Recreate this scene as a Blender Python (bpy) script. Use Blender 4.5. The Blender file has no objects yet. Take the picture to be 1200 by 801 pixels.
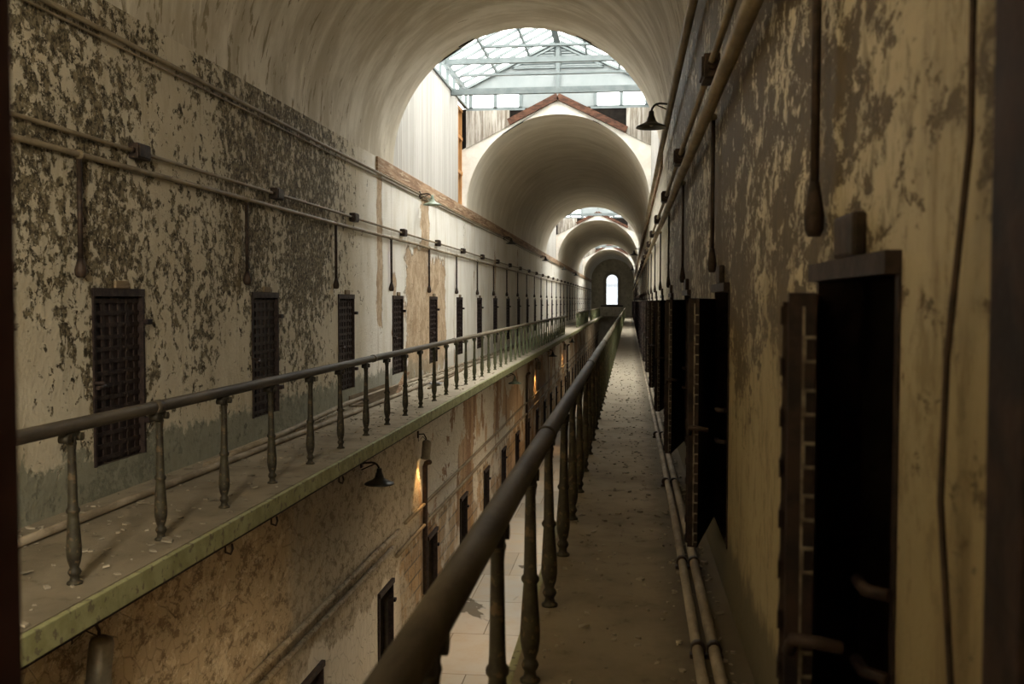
import bpy, bmesh, math, random
from mathutils import Vector, Matrix
C = bpy.context.scene
PI = math.pi
R = math.radians

# ------------------------------------------------------------------ camera, world, light
EYE = 5.84
cam_data = bpy.data.cameras.new('camera')
cam_data.sensor_width = 36.0
cam_data.lens = 1167.0 / 1200.0 * 36.0
cam_data.clip_start = 0.05
cam_data.clip_end = 500
cam_data.dof.use_dof = True
cam_data.dof.focus_distance = 18.0
cam_data.dof.aperture_fstop = 4.5
cam = bpy.data.objects.new('camera', cam_data)
C.collection.objects.link(cam)
yaw, pit, rol = 0.1167, 0.0407, 0.0015
cy_, sy_ = math.cos(yaw), math.sin(yaw)
cp_, sp_ = math.cos(pit), math.sin(pit)
cr_, sr_ = math.cos(rol), math.sin(rol)
Mz = Matrix(((cy_, sy_, 0), (-sy_, cy_, 0), (0, 0, 1)))
Mx = Matrix(((1, 0, 0), (0, cp_, -sp_), (0, sp_, cp_)))
My = Matrix(((cr_, 0, sr_), (0, 1, 0), (-sr_, 0, cr_)))
M = My @ Mx @ Mz                      # world -> (right, forward, up)
rt, fw, up = Vector(M[0]), Vector(M[1]), Vector(M[2])
mw = Matrix(((rt.x, up.x, -fw.x, 0), (rt.y, up.y, -fw.y, 0), (rt.z, up.z, -fw.z, EYE), (0, 0, 0, 1)))
cam.matrix_world = mw
C.camera = cam

SKY = 5.1
w = bpy.data.worlds.new('sky'); C.world = w
w.use_nodes = True
bg = w.node_tree.nodes['Background']
bg.inputs[0].default_value = (1.0, 0.975, 0.925, 1)
bg.inputs[1].default_value = SKY
C.view_settings.view_transform = 'Standard'
C.view_settings.look = 'None'
C.view_settings.gamma = 1
C.view_settings.use_curve_mapping = False
C.view_settings.exposure = 1.0
C.cycles.use_denoising = True
C.cycles.max_bounces = 10
C.cycles.diffuse_bounces = 7
C.cycles.transparent_max_bounces = 12
C.cycles.sample_clamp_indirect = 8

def area(name, loc, rot, sx, sy, energy, col=(1, 1, 1), portal=False, spread=None):
    l = bpy.data.lights.new(name, 'AREA')
    l.shape = 'RECTANGLE'; l.size = sx; l.size_y = sy
    l.energy = energy; l.color = col
    if portal: l.cycles.is_portal = True
    if spread: l.spread = spread
    o = bpy.data.objects.new(name, l); C.collection.objects.link(o)
    o.location = loc; o.rotation_euler = rot
    return o

XC, RV, ZS = -1.97, 2.54, 8.43        # vault axis, radius, spring height
XL, XR = -4.51, 0.57                  # gallery walls
ZW = 4.14                             # gallery floor
PITCH = 3.59
GAPS = [(18.85, 27.5), (54.65, 63.3), (90.45, 99.1)]
for (a, b) in GAPS:
    area('skylight_portal', (XC, (a + b) / 2, 11.12), (0, 0, 0), 5.0, b - a, 1, portal=True)
area('end_window_portal', (-2.03, 121.05, 7.2), (R(-90), 0, 0), 1.5, 3.9, 1, portal=True)
# added fill light behind the viewer, brightening the near end
area('added_fill_light', (-0.15, -4.4, 8.6), (R(78), 0, R(16)), 1.8, 3.4, 760, (1.0, 0.90, 0.71))

# ------------------------------------------------------------------ node helpers
class NT:
    def __init__(s, name, rough=0.85, spec=0.25):
        s.m = bpy.data.materials.new(name); s.m.use_nodes = True
        s.t = s.m.node_tree; s.b = s.t.nodes['Principled BSDF']
        s.b.inputs['Roughness'].default_value = rough
        s.b.inputs['Specular IOR Level'].default_value = spec
        tc = s.t.nodes.new('ShaderNodeTexCoord'); s.P = tc.outputs['Object']
        sep = s.t.nodes.new('ShaderNodeSeparateXYZ'); s.t.links.new(s.P, sep.inputs[0])
        s.x, s.y, s.z = sep.outputs
    def L(s, a, b): s.t.links.new(a, b)
    def put(s, sock, v):
        if isinstance(v, (int, float)): sock.default_value = v
        elif isinstance(v, tuple): sock.default_value = (*v, 1) if len(v) == 3 and sock.type == 'RGBA' else v
        else: s.L(v, sock)
    def scale(s, sx, sy, sz, off=(0, 0, 0)):
        n = s.t.nodes.new('ShaderNodeMapping'); s.L(s.P, n.inputs[0])
        n.inputs['Scale'].default_value = (sx, sy, sz); n.inputs['Location'].default_value = off
        return n.outputs[0]
    def noise(s, sc, det=6, rough=0.6, dist=0.0, vec=None):
        n = s.t.nodes.new('ShaderNodeTexNoise'); s.L(vec or s.P, n.inputs['Vector'])
        n.inputs['Scale'].default_value = sc; n.inputs['Detail'].default_value = det
        n.inputs['Roughness'].default_value = rough; n.inputs['Distortion'].default_value = dist
        return n.outputs[0]
    def voro(s, sc, vec=None, feature='DISTANCE_TO_EDGE', out=0):
        n = s.t.nodes.new('ShaderNodeTexVoronoi'); n.feature = feature
        s.L(vec or s.P, n.inputs['Vector']); n.inputs['Scale'].default_value = sc
        return n.outputs[out]
    def math(s, op, a, b=0.0, c=None, clamp=False):
        n = s.t.nodes.new('ShaderNodeMath'); n.operation = op; n.use_clamp = clamp
        s.put(n.inputs[0], a); s.put(n.inputs[1], b)
        if c is not None: s.put(n.inputs[2], c)
        return n.outputs[0]
    def ramp(s, v, a, b, lo=0.0, hi=1.0, smooth=True):
        n = s.t.nodes.new('ShaderNodeMapRange'); n.clamp = True
        n.interpolation_type = 'SMOOTHSTEP' if smooth else 'LINEAR'
        s.put(n.inputs[0], v)
        n.inputs[1].default_value = a; n.inputs[2].default_value = b
        n.inputs[3].default_value = lo; n.inputs[4].default_value = hi
        return n.outputs[0]
    def mix(s, f, a, b, mode='MIX'):
        n = s.t.nodes.new('ShaderNodeMix'); n.data_type = 'RGBA'; n.blend_type = mode
        s.put(n.inputs[0], f); s.put(n.inputs[6], a); s.put(n.inputs[7], b)
        return n.outputs[2]
    def add(s, *v):
        r = v[0]
        for q in v[1:]: r = s.math('ADD', r, q)
        return r
    def mul(s, a, b): return s.math('MULTIPLY', a, b)
    def box(s, lo, hi, v, soft=0.25):
        a = s.ramp(v, lo - soft, lo + soft); b = s.ramp(v, hi - soft, hi + soft, 1, 0)
        return s.mul(a, b)
    def bump(s, h, strength=0.5, dist=0.02):
        n = s.t.nodes.new('ShaderNodeBump'); n.inputs['Strength'].default_value = strength
        n.inputs['Distance'].default_value = dist
        s.L(h, n.inputs['Height']); s.L(n.outputs[0], s.b.inputs['Normal'])
    def col(s, c): s.put(s.b.inputs['Base Color'], c)

def simple(name, c1, c2, sc=8, rough=0.7, metal=0.0, bump=0.3, spec=0.3, lo=0.35, hi=0.65, stretch=(1, 1, 1), c3=None):
    n = NT(name, rough, spec)
    v = n.scale(*stretch)
    a = n.noise(sc, 8, 0.65, 0.3, v)
    c = n.mix(n.ramp(a, lo, hi), c1, c2)
    if c3: c = n.mix(n.ramp(n.noise(sc * 2.7, 6, 0.6, 0, v), 0.55, 0.62), c, c3)
    n.col(c); n.b.inputs['Metallic'].default_value = metal
    n.bump(a, bump, 0.01)
    return n.m

# ---- walls
def wall_left_mat():
    n = NT('peeling_cream_plaster', 0.8, 0.25)
    v = n.scale(1, 1, 0.75)
    big = n.noise(0.45, 3, 0.5, 0, n.scale(1, 1, 0.5, (3, 1, 7)))
    mid = n.noise(3.0, 4, 0.6, 0.6, v)
    fl = n.noise(9.5, 10, 0.76, 0.25, n.scale(1, 0.85, 0.85))
    far = n.ramp(n.y, 13.5, 19.0)                       # flaking ends where the white coat begins
    low = n.ramp(n.z, 4.6, 6.6, 0.07, 0.0)
    dens = n.mul(n.mul(n.box(11.5, 16.0, n.math('ADD', n.y, n.mul(mid, 2.0)), 2.5), n.ramp(n.z, 5.2, 6.6)), 0.025)
    d = n.add(n.mul(fl, 1.0), n.mul(mid, 0.38), n.mul(big, 0.40), n.mul(far, -0.20), n.mul(low, -1.0), dens)
    peel = n.ramp(d, 0.898, 0.908)
    rim = n.mul(n.ramp(d, 0.85, 0.895), n.math('SUBTRACT', 1.0, peel))
    cream = n.mix(n.ramp(n.noise(1.1, 5, 0.6), 0.35, 0.7), (0.62, 0.56, 0.43), (0.53, 0.46, 0.33))
    cream = n.mix(n.mul(n.ramp(n.noise(5, 6, 0.6, 0, n.scale(1, 1, 0.25)), 0.5, 0.7), 0.5), cream, (0.36, 0.30, 0.18))
    white = n.mix(n.ramp(n.noise(2.0, 7, 0.65, 0, n.scale(1, 1.2, 0.35)), 0.4, 0.75), (0.86, 0.83, 0.76), (0.70, 0.65, 0.54))
    edge = n.math('ADD', n.y, n.mul(n.noise(2.2, 4, 0.6), 1.6))
    paint = n.mix(n.ramp(edge, 16.4, 18.6), cream, white)
    paint = n.mix(n.mul(rim, 0.55), paint, (0.72, 0.66, 0.52))
    under = n.mix(n.ramp(n.noise(19, 9, 0.8), 0.42, 0.58), (0.035, 0.026, 0.014), (0.25, 0.205, 0.125))
    under = n.mix(n.ramp(n.noise(24, 6, 0.7, 0, n.scale(1, 1, 1, (4, 4, 4))), 0.60, 0.63), under, (0.62, 0.56, 0.43))
    c = n.mix(peel, paint, under)
    # bare tan render where the coat has fallen in sheets
    wob = n.add(n.noise(1.6, 6, 0.65), -0.5)
    yy = n.math('ADD', n.y, n.mul(wob, 1.6)); zz = n.math('ADD', n.z, n.mul(wob, 1.5))
    tan = n.mix(n.ramp(n.noise(3, 8, 0.7, 0.4), 0.35, 0.65), (0.62, 0.49, 0.34), (0.40, 0.28, 0.17))
    tan = n.mix(n.ramp(n.voro(4.5, n.scale(1, 1, 0.7)), 0.0, 0.03, 0.55, 0), tan, (0.16, 0.11, 0.07))
    m1 = n.mul(n.box(19.9, 21.75, yy, 0.05), n.box(4.2, 6.95, zz, 0.05))
    m2 = n.mul(n.box(21.7, 24.3, yy, 0.05), n.box(4.2, 6.85, zz, 0.05))
    m3 = n.mul(n.box(21.35, 22.3, yy, 0.05), n.box(6.5, 9, zz, 0.05))
    m4 = n.mul(n.box(17.55, 17.95, n.math('ADD', n.y, n.mul(wob, 0.5)), 0.03), n.box(5.3, 9, zz, 0.05))
    m5 = n.mul(n.box(18.7, 19.1, n.math('ADD', n.y, n.mul(wob, 1.2)), 0.03), n.box(5.2, 6.4, zz, 0.05))
    mm = m1
    for q in (m2, m3, m4, m5): mm = n.math('MAXIMUM', mm, q)
    rnd = n.ramp(n.add(n.noise(0.9, 7, 0.68, 0.3, n.scale(1, 0.9, 0.3, (9, 4, 2))), n.mul(far, 0.08)), 0.70, 0.715)
    rnd = n.mul(rnd, n.box(16.5, 200, n.y, 1.0))
    mm = n.math('MAXIMUM', mm, rnd)
    c = n.mix(mm, c, tan)
    c = n.mix(n.mul(n.ramp(n.noise(4, 4, 0.5, 0, n.scale(1, 1, 0.04)), 0.62, 0.7), 0.35), c, (0.30, 0.22, 0.13))
    # damp green-grey dado
    zb = n.math('ADD', n.z, n.mul(n.add(n.noise(4.5, 10, 0.78, 0.5), -0.5), 0.9))
    green = n.mix(n.noise(9, 7, 0.7), (0.11, 0.115, 0.08), (0.34, 0.34, 0.26))
    c = n.mix(n.mul(n.ramp(zb, 4.52, 4.60, 1, 0), n.ramp(n.y, 16, 24, 0.85, 0.25)), c, green)
    n.col(c)
    n.bump(n.add(n.mul(peel, -1.0), n.mul(mm, -1.2), n.mul(n.noise(18, 6, 0.7), 0.6)), 0.9, 0.035)
    return n.m

def wall_right_mat():
    n = NT('dark_flaking_plaster', 0.6, 0.3)
    v = n.scale(1, 0.55, 0.9)
    big = n.noise(0.6, 3, 0.5, 0, n.scale(1, 1, 0.4, (1, 5, 2)))
    fl = n.noise(9.5, 10, 0.8, 0.3, v)
    mid = n.noise(2.2, 5, 0.6, 0.4, v)
    zz = n.math('ADD', n.z, n.mul(n.add(big, -0.5), 2.5))
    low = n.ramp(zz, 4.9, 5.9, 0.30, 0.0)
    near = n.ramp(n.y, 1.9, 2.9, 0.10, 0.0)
    far = n.ramp(n.y, 12, 20, 0.0, 0.25)
    d = n.add(fl, n.mul(mid, 0.3), n.mul(big, 0.25), n.mul(low, 0.8), near, far)
    keep = n.ramp(d, 0.818, 0.83)
    paint = n.mix(n.noise(2.5, 6, 0.65, 0, v), (0.42, 0.355, 0.22), (0.25, 0.20, 0.11))
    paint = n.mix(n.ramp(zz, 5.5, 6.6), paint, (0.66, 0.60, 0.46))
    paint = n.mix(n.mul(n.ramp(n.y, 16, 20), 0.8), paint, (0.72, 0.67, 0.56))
    paint = n.mix(n.ramp(n.y, 1.6, 3.4, 0.55, 0), paint, (0.15, 0.115, 0.06))  # near end darkened in the paint colour in place of shade
    paint = n.mix(n.ramp(n.noise(10, 9, 0.78, 0.4, n.scale(1, 1, 0.6, (3, 3, 3))), 0.50, 0.60, 0, 0.55), paint, (0.12, 0.09, 0.045))
    under = n.mix(n.noise(11, 6, 0.65), (0.045, 0.033, 0.017), (0.15, 0.11, 0.06))
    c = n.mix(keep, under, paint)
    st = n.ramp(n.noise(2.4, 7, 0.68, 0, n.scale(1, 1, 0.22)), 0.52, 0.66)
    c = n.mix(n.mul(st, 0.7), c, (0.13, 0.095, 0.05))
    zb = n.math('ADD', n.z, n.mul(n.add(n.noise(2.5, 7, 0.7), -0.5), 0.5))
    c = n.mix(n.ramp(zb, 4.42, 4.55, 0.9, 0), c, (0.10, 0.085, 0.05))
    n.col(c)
    n.bump(n.add(n.mul(keep, 1.0), n.mul(n.noise(20, 6, 0.7), 0.7)), 0.8, 0.02)
    return n.m

def wall_lower_mat():
    n = NT('ruined_lower_render', 0.85, 0.2)
    v = n.scale(1, 1, 0.8)
    tan = n.mix(n.noise(1.4, 7, 0.65), (0.66, 0.54, 0.36), (0.48, 0.37, 0.23))
    tan = n.mix(n.ramp(n.noise(7, 10, 0.8, 0.2, n.scale(1, 0.6, 1)), 0.51, 0.56, 0, 0.8), tan, (0.20, 0.14, 0.08))
    tan = n.mix(n.ramp(n.noise(5, 10, 0.8, 0.3, n.scale(1, 0.6, 1, (7, 7, 7))), 0.54, 0.58, 0, 0.7), tan, (0.80, 0.70, 0.52))
    cr = n.ramp(n.voro(7, n.scale(1, 1, 0.7)), 0.0, 0.045, 1, 0)
    grey = n.mix(n.noise(3, 8, 0.7), (0.58, 0.52, 0.41), (0.38, 0.33, 0.25))
    grey = n.mix(n.ramp(n.noise(8, 10, 0.8, 0.2, n.scale(1, 0.6, 1)), 0.52, 0.56, 0, 0.7), grey, (0.18, 0.145, 0.095))
    wob = n.add(n.noise(1.2, 7, 0.68, 0, n.scale(1, 1, 0.5)), -0.5)
    g = n.ramp(n.math('ADD', n.y, n.mul(wob, 5)), 9.5, 11.0)
    c = n.mix(g, tan, grey)
    white = n.mix(n.noise(3, 6, 0.6, 0, n.scale(1, 1, 0.3)), (0.80, 0.76, 0.67), (0.60, 0.55, 0.45))
    pm = n.ramp(n.noise(1.0, 8, 0.66, 0.3, n.scale(1, 0.5, 0.45, (2, 3, 5))), 0.495, 0.505, 1, 0)
    pm = n.mul(pm, n.ramp(n.math('ADD', n.y, n.mul(wob, 2)), 16.6, 17.2))
    wl = n.mul(n.ramp(n.math('ADD', n.z, n.mul(wob, 1.1)), 1.7, 1.62, 0, 1), 1.0)
    lowmask = n.ramp(n.math('ADD', n.z, n.mul(wob, 1.4)), 1.55, 1.62, 1, 0)
    lowmask = n.mul(lowmask, n.ramp(n.y, 15.2, 15.9, 1, 0))
    far = n.mix(n.ramp(n.noise(1.3, 5, 0.6, 0, n.scale(1, 1, 0.15)), 0.40, 0.56), (0.30, 0.19, 0.12), (0.55, 0.40, 0.26))
    c = n.mix(n.ramp(n.math('ADD', n.y, n.mul(wob, 3)), 16.8, 17.4), c, far)
    c = n.mix(n.math('MAXIMUM', pm, lowmask), c, white)
    # stone coursing bared beside the ground floor doors
    br = n.t.nodes.new('ShaderNodeTexBrick')
    cmb = n.t.nodes.new('ShaderNodeCombineXYZ'); n.L(n.y, cmb.inputs[0]); n.L(n.z, cmb.inputs[1])
    n.L(cmb.outputs[0], br.inputs['Vector'])
    br.inputs['Color1'].default_value = (0.42, 0.26, 0.11, 1); br.inputs['Color2'].default_value = (0.26, 0.17, 0.09, 1)
    br.inputs['Mortar'].default_value = (0.06, 0.045, 0.03, 1); br.inputs['Scale'].default_value = 1.0
    br.inputs['Brick Width'].default_value = 0.55; br.inputs['Row Height'].default_value = 0.27
    br.inputs['Mortar Size'].default_value = 0.018
    bm_ = n.mul(n.ramp(n.math('ADD', n.z, n.mul(wob, 1.8)), 1.70, 1.75, 1, 0), n.ramp(n.math('ADD', n.y, n.mul(wob, 1.5)), 15.6, 15.7))
    c = n.mix(n.mul(bm_, n.ramp(n.noise(1.1, 6, 0.65), 0.42, 0.55, 0.1, 0.75)), c, br.outputs[0])
    c = n.mix(n.mul(cr, 0.22), c, (0.10, 0.075, 0.045))
    # dark band along the buried chase
    band = n.box(1.92, 2.18, n.math('ADD', n.z, n.mul(n.add(n.noise(5, 6, 0.7), -0.5), 0.25)), 0.12)
    c = n.mix(n.mul(n.mul(band, n.ramp(n.y, 14, 16, 0.75, 0.1)), n.noise(6, 6, 0.7)), c, (0.06, 0.05, 0.03))
    n.col(c)
    n.bump(n.add(n.mul(cr, -0.8), n.mul(n.noise(7, 10, 0.75), 1.6), n.mul(pm, 0.8)), 0.8, 0.03)
    return n.m

def vault_mat():
    n = NT('vault_plaster', 0.75, 0.25)
    # streaks run around the barrel
    ang = n.math('ARCTAN2', n.math('SUBTRACT', n.z, ZS), n.math('SUBTRACT', n.x, XC))
    def pol(su, sy):
        q = n.t.nodes.new('ShaderNodeCombineXYZ'); n.L(n.mul(ang, 2.54 * su), q.inputs[0]); n.L(n.mul(n.y, sy), q.inputs[1]); return q.outputs[0]
    v = pol(0.35, 1.0)
    a = n.noise(1.6, 8, 0.65, 0.2, v)
    b = n.noise(5.0, 8, 0.7, 0.4, pol(0.4, 1.2))
    c = n.mix(n.mul(n.ramp(a, 0.35, 0.62), n.ramp(n.y, 16, 22, 1.0, 0.45)), (0.74, 0.69, 0.58), (0.48, 0.42, 0.31))
    low = n.ramp(n.z, 8.5, 10.0, 0.07, 0.0)
    nearm = n.ramp(n.y, 13, 20, 0.0, -0.09)
    d = n.add(b, low, nearm)
    c = n.mix(n.ramp(d, 0.625, 0.645), c, (0.30, 0.25, 0.16))
    c = n.mix(n.ramp(n.add(n.noise(2.6, 7, 0.68, 0.4, pol(0.35, 1.4)), low), 0.68, 0.70, 0, 0.8), c, (0.76, 0.71, 0.58))
    c = n.mix(n.ramp(n.noise(0.5, 4, 0.6), 0.55, 0.75, 0, 0.35), c, (0.36, 0.31, 0.21))
    n.col(c); n.bump(n.add(b, n.mul(n.noise(14, 5, 0.6), 0.4)), 0.35, 0.02)
    return n.m

def floor_mat():
    n = NT('stone_slab_floor', 0.6, 0.35)
    br = n.t.nodes.new('ShaderNodeTexBrick'); n.L(n.P, br.inputs['Vector'])
    br.inputs['Color1'].default_value = (0.36, 0.31, 0.24, 1); br.inputs['Color2'].default_value = (0.54, 0.49, 0.40, 1)
    br.inputs['Mortar'].default_value = (0.16, 0.13, 0.09, 1); br.inputs['Scale'].default_value = 1.0
    br.inputs['Brick Width'].default_value = 1.25; br.inputs['Row Height'].default_value = 1.9
    br.inputs['Mortar Size'].default_value = 0.010; br.offset = 0.43
    c = n.mix(n.ramp(n.noise(2.2, 8, 0.65), 0.4, 0.7, 0, 0.5), br.outputs[0], (0.48, 0.36, 0.22))
    wet = n.ramp(n.noise(0.95, 4, 0.55, 0.5, n.scale(1, 0.55, 1, (4, 2, 0))), 0.60, 0.63)
    c = n.mix(n.mul(wet, 0.75), c, (0.10, 0.085, 0.06))
    n.col(c); n.L(n.ramp(wet, 0, 1, 0.7, 0.25), n.b.inputs['Roughness'])
    n.bump(n.noise(10, 6, 0.6), 0.2, 0.01)
    return n.m

def gallery_mat():
    n = NT('dusty_gallery_concrete', 0.9, 0.15)
    c = n.mix(n.ramp(n.noise(1.5, 8, 0.65), 0.35, 0.7), (0.40, 0.34, 0.25), (0.25, 0.21, 0.15))
    c = n.mix(n.ramp(n.noise(6, 9, 0.75), 0.58, 0.66, 0, 0.7), c, (0.13, 0.105, 0.07))
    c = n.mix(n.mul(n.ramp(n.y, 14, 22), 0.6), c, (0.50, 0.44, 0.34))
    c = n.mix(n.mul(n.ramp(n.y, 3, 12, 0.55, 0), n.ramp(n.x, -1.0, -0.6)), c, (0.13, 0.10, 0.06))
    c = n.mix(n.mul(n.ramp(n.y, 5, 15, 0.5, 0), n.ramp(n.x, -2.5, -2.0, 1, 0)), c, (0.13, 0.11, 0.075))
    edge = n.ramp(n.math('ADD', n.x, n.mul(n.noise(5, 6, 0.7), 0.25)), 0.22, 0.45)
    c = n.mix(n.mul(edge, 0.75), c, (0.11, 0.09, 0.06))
    n.col(c); n.bump(n.noise(16, 9, 0.75), 0.5, 0.015)
    return n.m

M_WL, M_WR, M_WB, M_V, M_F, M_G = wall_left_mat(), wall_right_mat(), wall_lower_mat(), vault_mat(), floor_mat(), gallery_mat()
M_FASCIA = simple('peeling_green_paint', (0.25, 0.25, 0.11), (0.36, 0.355, 0.185), 5, 0.7, c3=(0.17, 0.15, 0.09))
M_IRON = simple('rusted_dark_iron', (0.010, 0.007, 0.008), (0.032, 0.019, 0.016), 9, 0.6, 0.1, 0.5, 0.2)
M_STRAP = simple('worn_iron_strap', (0.016, 0.010, 0.010), (0.045, 0.030, 0.024), 14, 0.6, 0.1, 0.4, 0.2)
M_CLASP = simple('bare_iron_clasp', (0.22, 0.20, 0.16), (0.08, 0.065, 0.05), 20, 0.45, 0.5, 0.2)
M_FACE = simple('white_gable_plaster', (0.80, 0.77, 0.70), (0.68, 0.64, 0.56), 2.5, 0.8, 0, 0.2)
M_CELL = simple('shaded_cell_interior', (0.05, 0.04, 0.03), (0.09, 0.07, 0.05), 4, 0.9, 0, 0.2, 0.1)  # shade inside the cell recesses put into the colour
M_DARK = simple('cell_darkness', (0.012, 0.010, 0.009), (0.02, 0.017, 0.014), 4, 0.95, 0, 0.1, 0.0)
M_RAIL = simple('worn_handrail_iron', (0.04, 0.031, 0.021), (0.10, 0.08, 0.056), 7, 0.62, 0.0, 0.25, 0.35, stretch=(1, 0.2, 1))
M_BAL = simple('mossy_baluster_iron', (0.022, 0.017, 0.011), (0.055, 0.048, 0.028), 9, 0.6, 0.1, 0.6, c3=(0.10, 0.07, 0.04))
M_PIPE = simple('painted_conduit', (0.30, 0.24, 0.15), (0.16, 0.12, 0.07), 6, 0.55, 0.0, 0.3, stretch=(1, 0.4, 1))
M_PIPEW = simple('dusty_floor_pipe', (0.36, 0.30, 0.22), (0.19, 0.15, 0.10), 6, 0.8, 0.0, 0.3, stretch=(1, 0.4, 1))
M_BOX = simple('rusty_box_metal', (0.022, 0.015, 0.011), (0.06, 0.038, 0.026), 14, 0.6, 0.3, 0.4)
M_LAMP = simple('dark_enamel', (0.03, 0.028, 0.022), (0.065, 0.06, 0.045), 10, 0.35, 0.2, 0.2, 0.5)
M_TEAL = simple('chipped_green_enamel', (0.18, 0.24, 0.18), (0.30, 0.36, 0.27), 10, 0.4, 0.1, 0.2, 0.5, c3=(0.08, 0.06, 0.04))
M_BEAM = simple('weathered_brown_timber', (0.20, 0.115, 0.065), (0.42, 0.28, 0.17), 2.2, 0.85, 0, 0.6, stretch=(3, 0.35, 5), c3=(0.48, 0.37, 0.25))
M_RAFT = simple('dark_red_timber', (0.042, 0.018, 0.010), (0.115, 0.050, 0.027), 5, 0.8, 0, 0.5, stretch=(1, 3, 3))
M_STUD = simple('orange_timber_stud', (0.42, 0.20, 0.07), (0.58, 0.31, 0.12), 4, 0.8, 0, 0.4, stretch=(3, 3, 0.5))
M_STEEL = simple('pale_grey_painted_steel', (0.13, 0.155, 0.155), (0.17, 0.195, 0.195), 4, 0.6, 0, 0.05)
M_SIDE = simple('pale_blue_grey_board', (0.22, 0.245, 0.245), (0.25, 0.275, 0.275), 2, 0.7, 0, 0.05)
M_WOOD = simple('old_board', (0.24, 0.18, 0.11), (0.14, 0.10, 0.06), 5, 0.85, 0, 0.5, stretch=(4, 0.5, 4))
M_CHIP = simple('plaster_chip', (0.38, 0.33, 0.25), (0.18, 0.15, 0.105), 3, 0.9, 0, 0.2)
M_FRAME = simple('pale_window_paint', (0.55, 0.50, 0.40), (0.42, 0.37, 0.28), 5, 0.7, 0, 0.2)
M_JAMB = simple('dark_purple_brown_jamb', (0.055, 0.026, 0.040), (0.085, 0.040, 0.055), 4, 0.6, 0, 0.2)
M_CAN = simple('dull_zinc', (0.22, 0.19, 0.14), (0.34, 0.30, 0.22), 8, 0.45, 0.5, 0.2, 0.5)
M_END = simple('end_wall_plaster', (0.74, 0.70, 0.58), (0.58, 0.54, 0.44), 1.2, 0.85, 0, 0.3, c3=(0.50, 0.46, 0.36))

def tint_along(m, c, y0, y1, f):
    # balusters turn lighter green and handrails lighter tan further along the block
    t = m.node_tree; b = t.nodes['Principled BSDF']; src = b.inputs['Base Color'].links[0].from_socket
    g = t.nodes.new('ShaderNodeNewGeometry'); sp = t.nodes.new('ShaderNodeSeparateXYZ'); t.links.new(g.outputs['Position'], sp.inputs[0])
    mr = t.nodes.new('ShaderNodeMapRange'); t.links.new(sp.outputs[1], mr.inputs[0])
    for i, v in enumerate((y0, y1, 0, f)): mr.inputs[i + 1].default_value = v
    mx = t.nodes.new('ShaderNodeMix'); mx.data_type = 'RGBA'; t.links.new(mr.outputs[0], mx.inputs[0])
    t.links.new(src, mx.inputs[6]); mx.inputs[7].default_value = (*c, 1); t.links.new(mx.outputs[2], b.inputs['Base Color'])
tint_along(M_BAL, (0.24, 0.27, 0.15), 14, 34, 0.75)
tint_along(M_RAIL, (0.30, 0.25, 0.17), 10, 30, 0.8)
def planks_mat(name, axis, c1, c2, dirt, dirtlo):
    n = NT(name, 0.8, 0.2)
    co = n.y if axis == 'y' else n.x
    f = n.math('FRACT', n.math('DIVIDE', co, 0.19))
    idx = n.math('FLOOR', n.math('DIVIDE', co, 0.19))
    wn = n.t.nodes.new('ShaderNodeTexWhiteNoise'); wn.noise_dimensions = '1D'; n.L(idx, wn.inputs['W'])
    c = n.mix(wn.outputs[0], c1, c2)
    g = n.math('MINIMUM', n.ramp(f, 0.0, 0.07), n.ramp(f, 0.93, 1.0, 1, 0))
    st = n.noise(3.0, 8, 0.7, 0, n.scale(3, 3, 0.25))
    c = n.mix(n.ramp(st, dirtlo, dirtlo + 0.18, 0, 0.75), c, dirt)
    c = n.mix(n.mul(n.math('SUBTRACT', 1.0, g), 0.55), c, (0.20, 0.17, 0.13))
    n.col(c); n.bump(g, 0.6, 0.01)
    return n.m
M_PLW = planks_mat('white_vertical_boards', 'y', (0.50, 0.48, 0.445), (0.41, 0.39, 0.355), (0.36, 0.33, 0.28), 0.50)
M_PLG = planks_mat('weathered_grey_boards', 'x', (0.46, 0.43, 0.38), (0.32, 0.29, 0.24), (0.12, 0.09, 0.06), 0.42)

def pane_mat(name, tr, df):
    n = NT(name)
    t = n.t; out = t.nodes['Material Output']
    a = t.nodes.new('ShaderNodeBsdfTransparent'); a.inputs[0].default_value = (*tr, 1)
    b = t.nodes.new('ShaderNodeBsdfGlossy'); b.inputs['Roughness'].default_value = 0.15; b.inputs[0].default_value = (*df, 1)
    m = t.nodes.new('ShaderNodeMixShader'); m.inputs[0].default_value = 0.05
    n.L(a.outputs[0], m.inputs[1]); n.L(b.outputs[0], m.inputs[2]); n.L(m.outputs[0], out.inputs['Surface'])
    return n
M_PANE = pane_mat('roof_glass', (0.93, 0.95, 0.95), (0.8, 0.8, 0.8)).m
np_ = pane_mat('sky_dimming_window_glass', (0.30, 0.32, 0.33), (0.7, 0.7, 0.7))  # tint holds down the brightness of the sky behind, in cloudy bands
_tn = np_.noise(0.9, 5, 0.6, 0, np_.scale(0.4, 1, 1.6))
for _nd in np_.t.nodes:
    if _nd.type == 'BSDF_TRANSPARENT':
        np_.L(np_.mix(np_.ramp(_tn, 0.4, 0.62), (0.37, 0.385, 0.395), (0.29, 0.305, 0.32)), _nd.inputs[0])
M_GLASS = np_.m
def emit(name, col, st):
    m = bpy.data.materials.new(name); m.use_nodes = True
    b = m.node_tree.nodes['Principled BSDF']
    b.inputs['Base Color'].default_value = (*col, 1)
    b.inputs['Emission Color'].default_value = (*col, 1); b.inputs['Emission Strength'].default_value = st
    return m
M_GLOW = emit('warm_lamp_glow', (1.0, 0.62, 0.25), 6)

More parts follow.
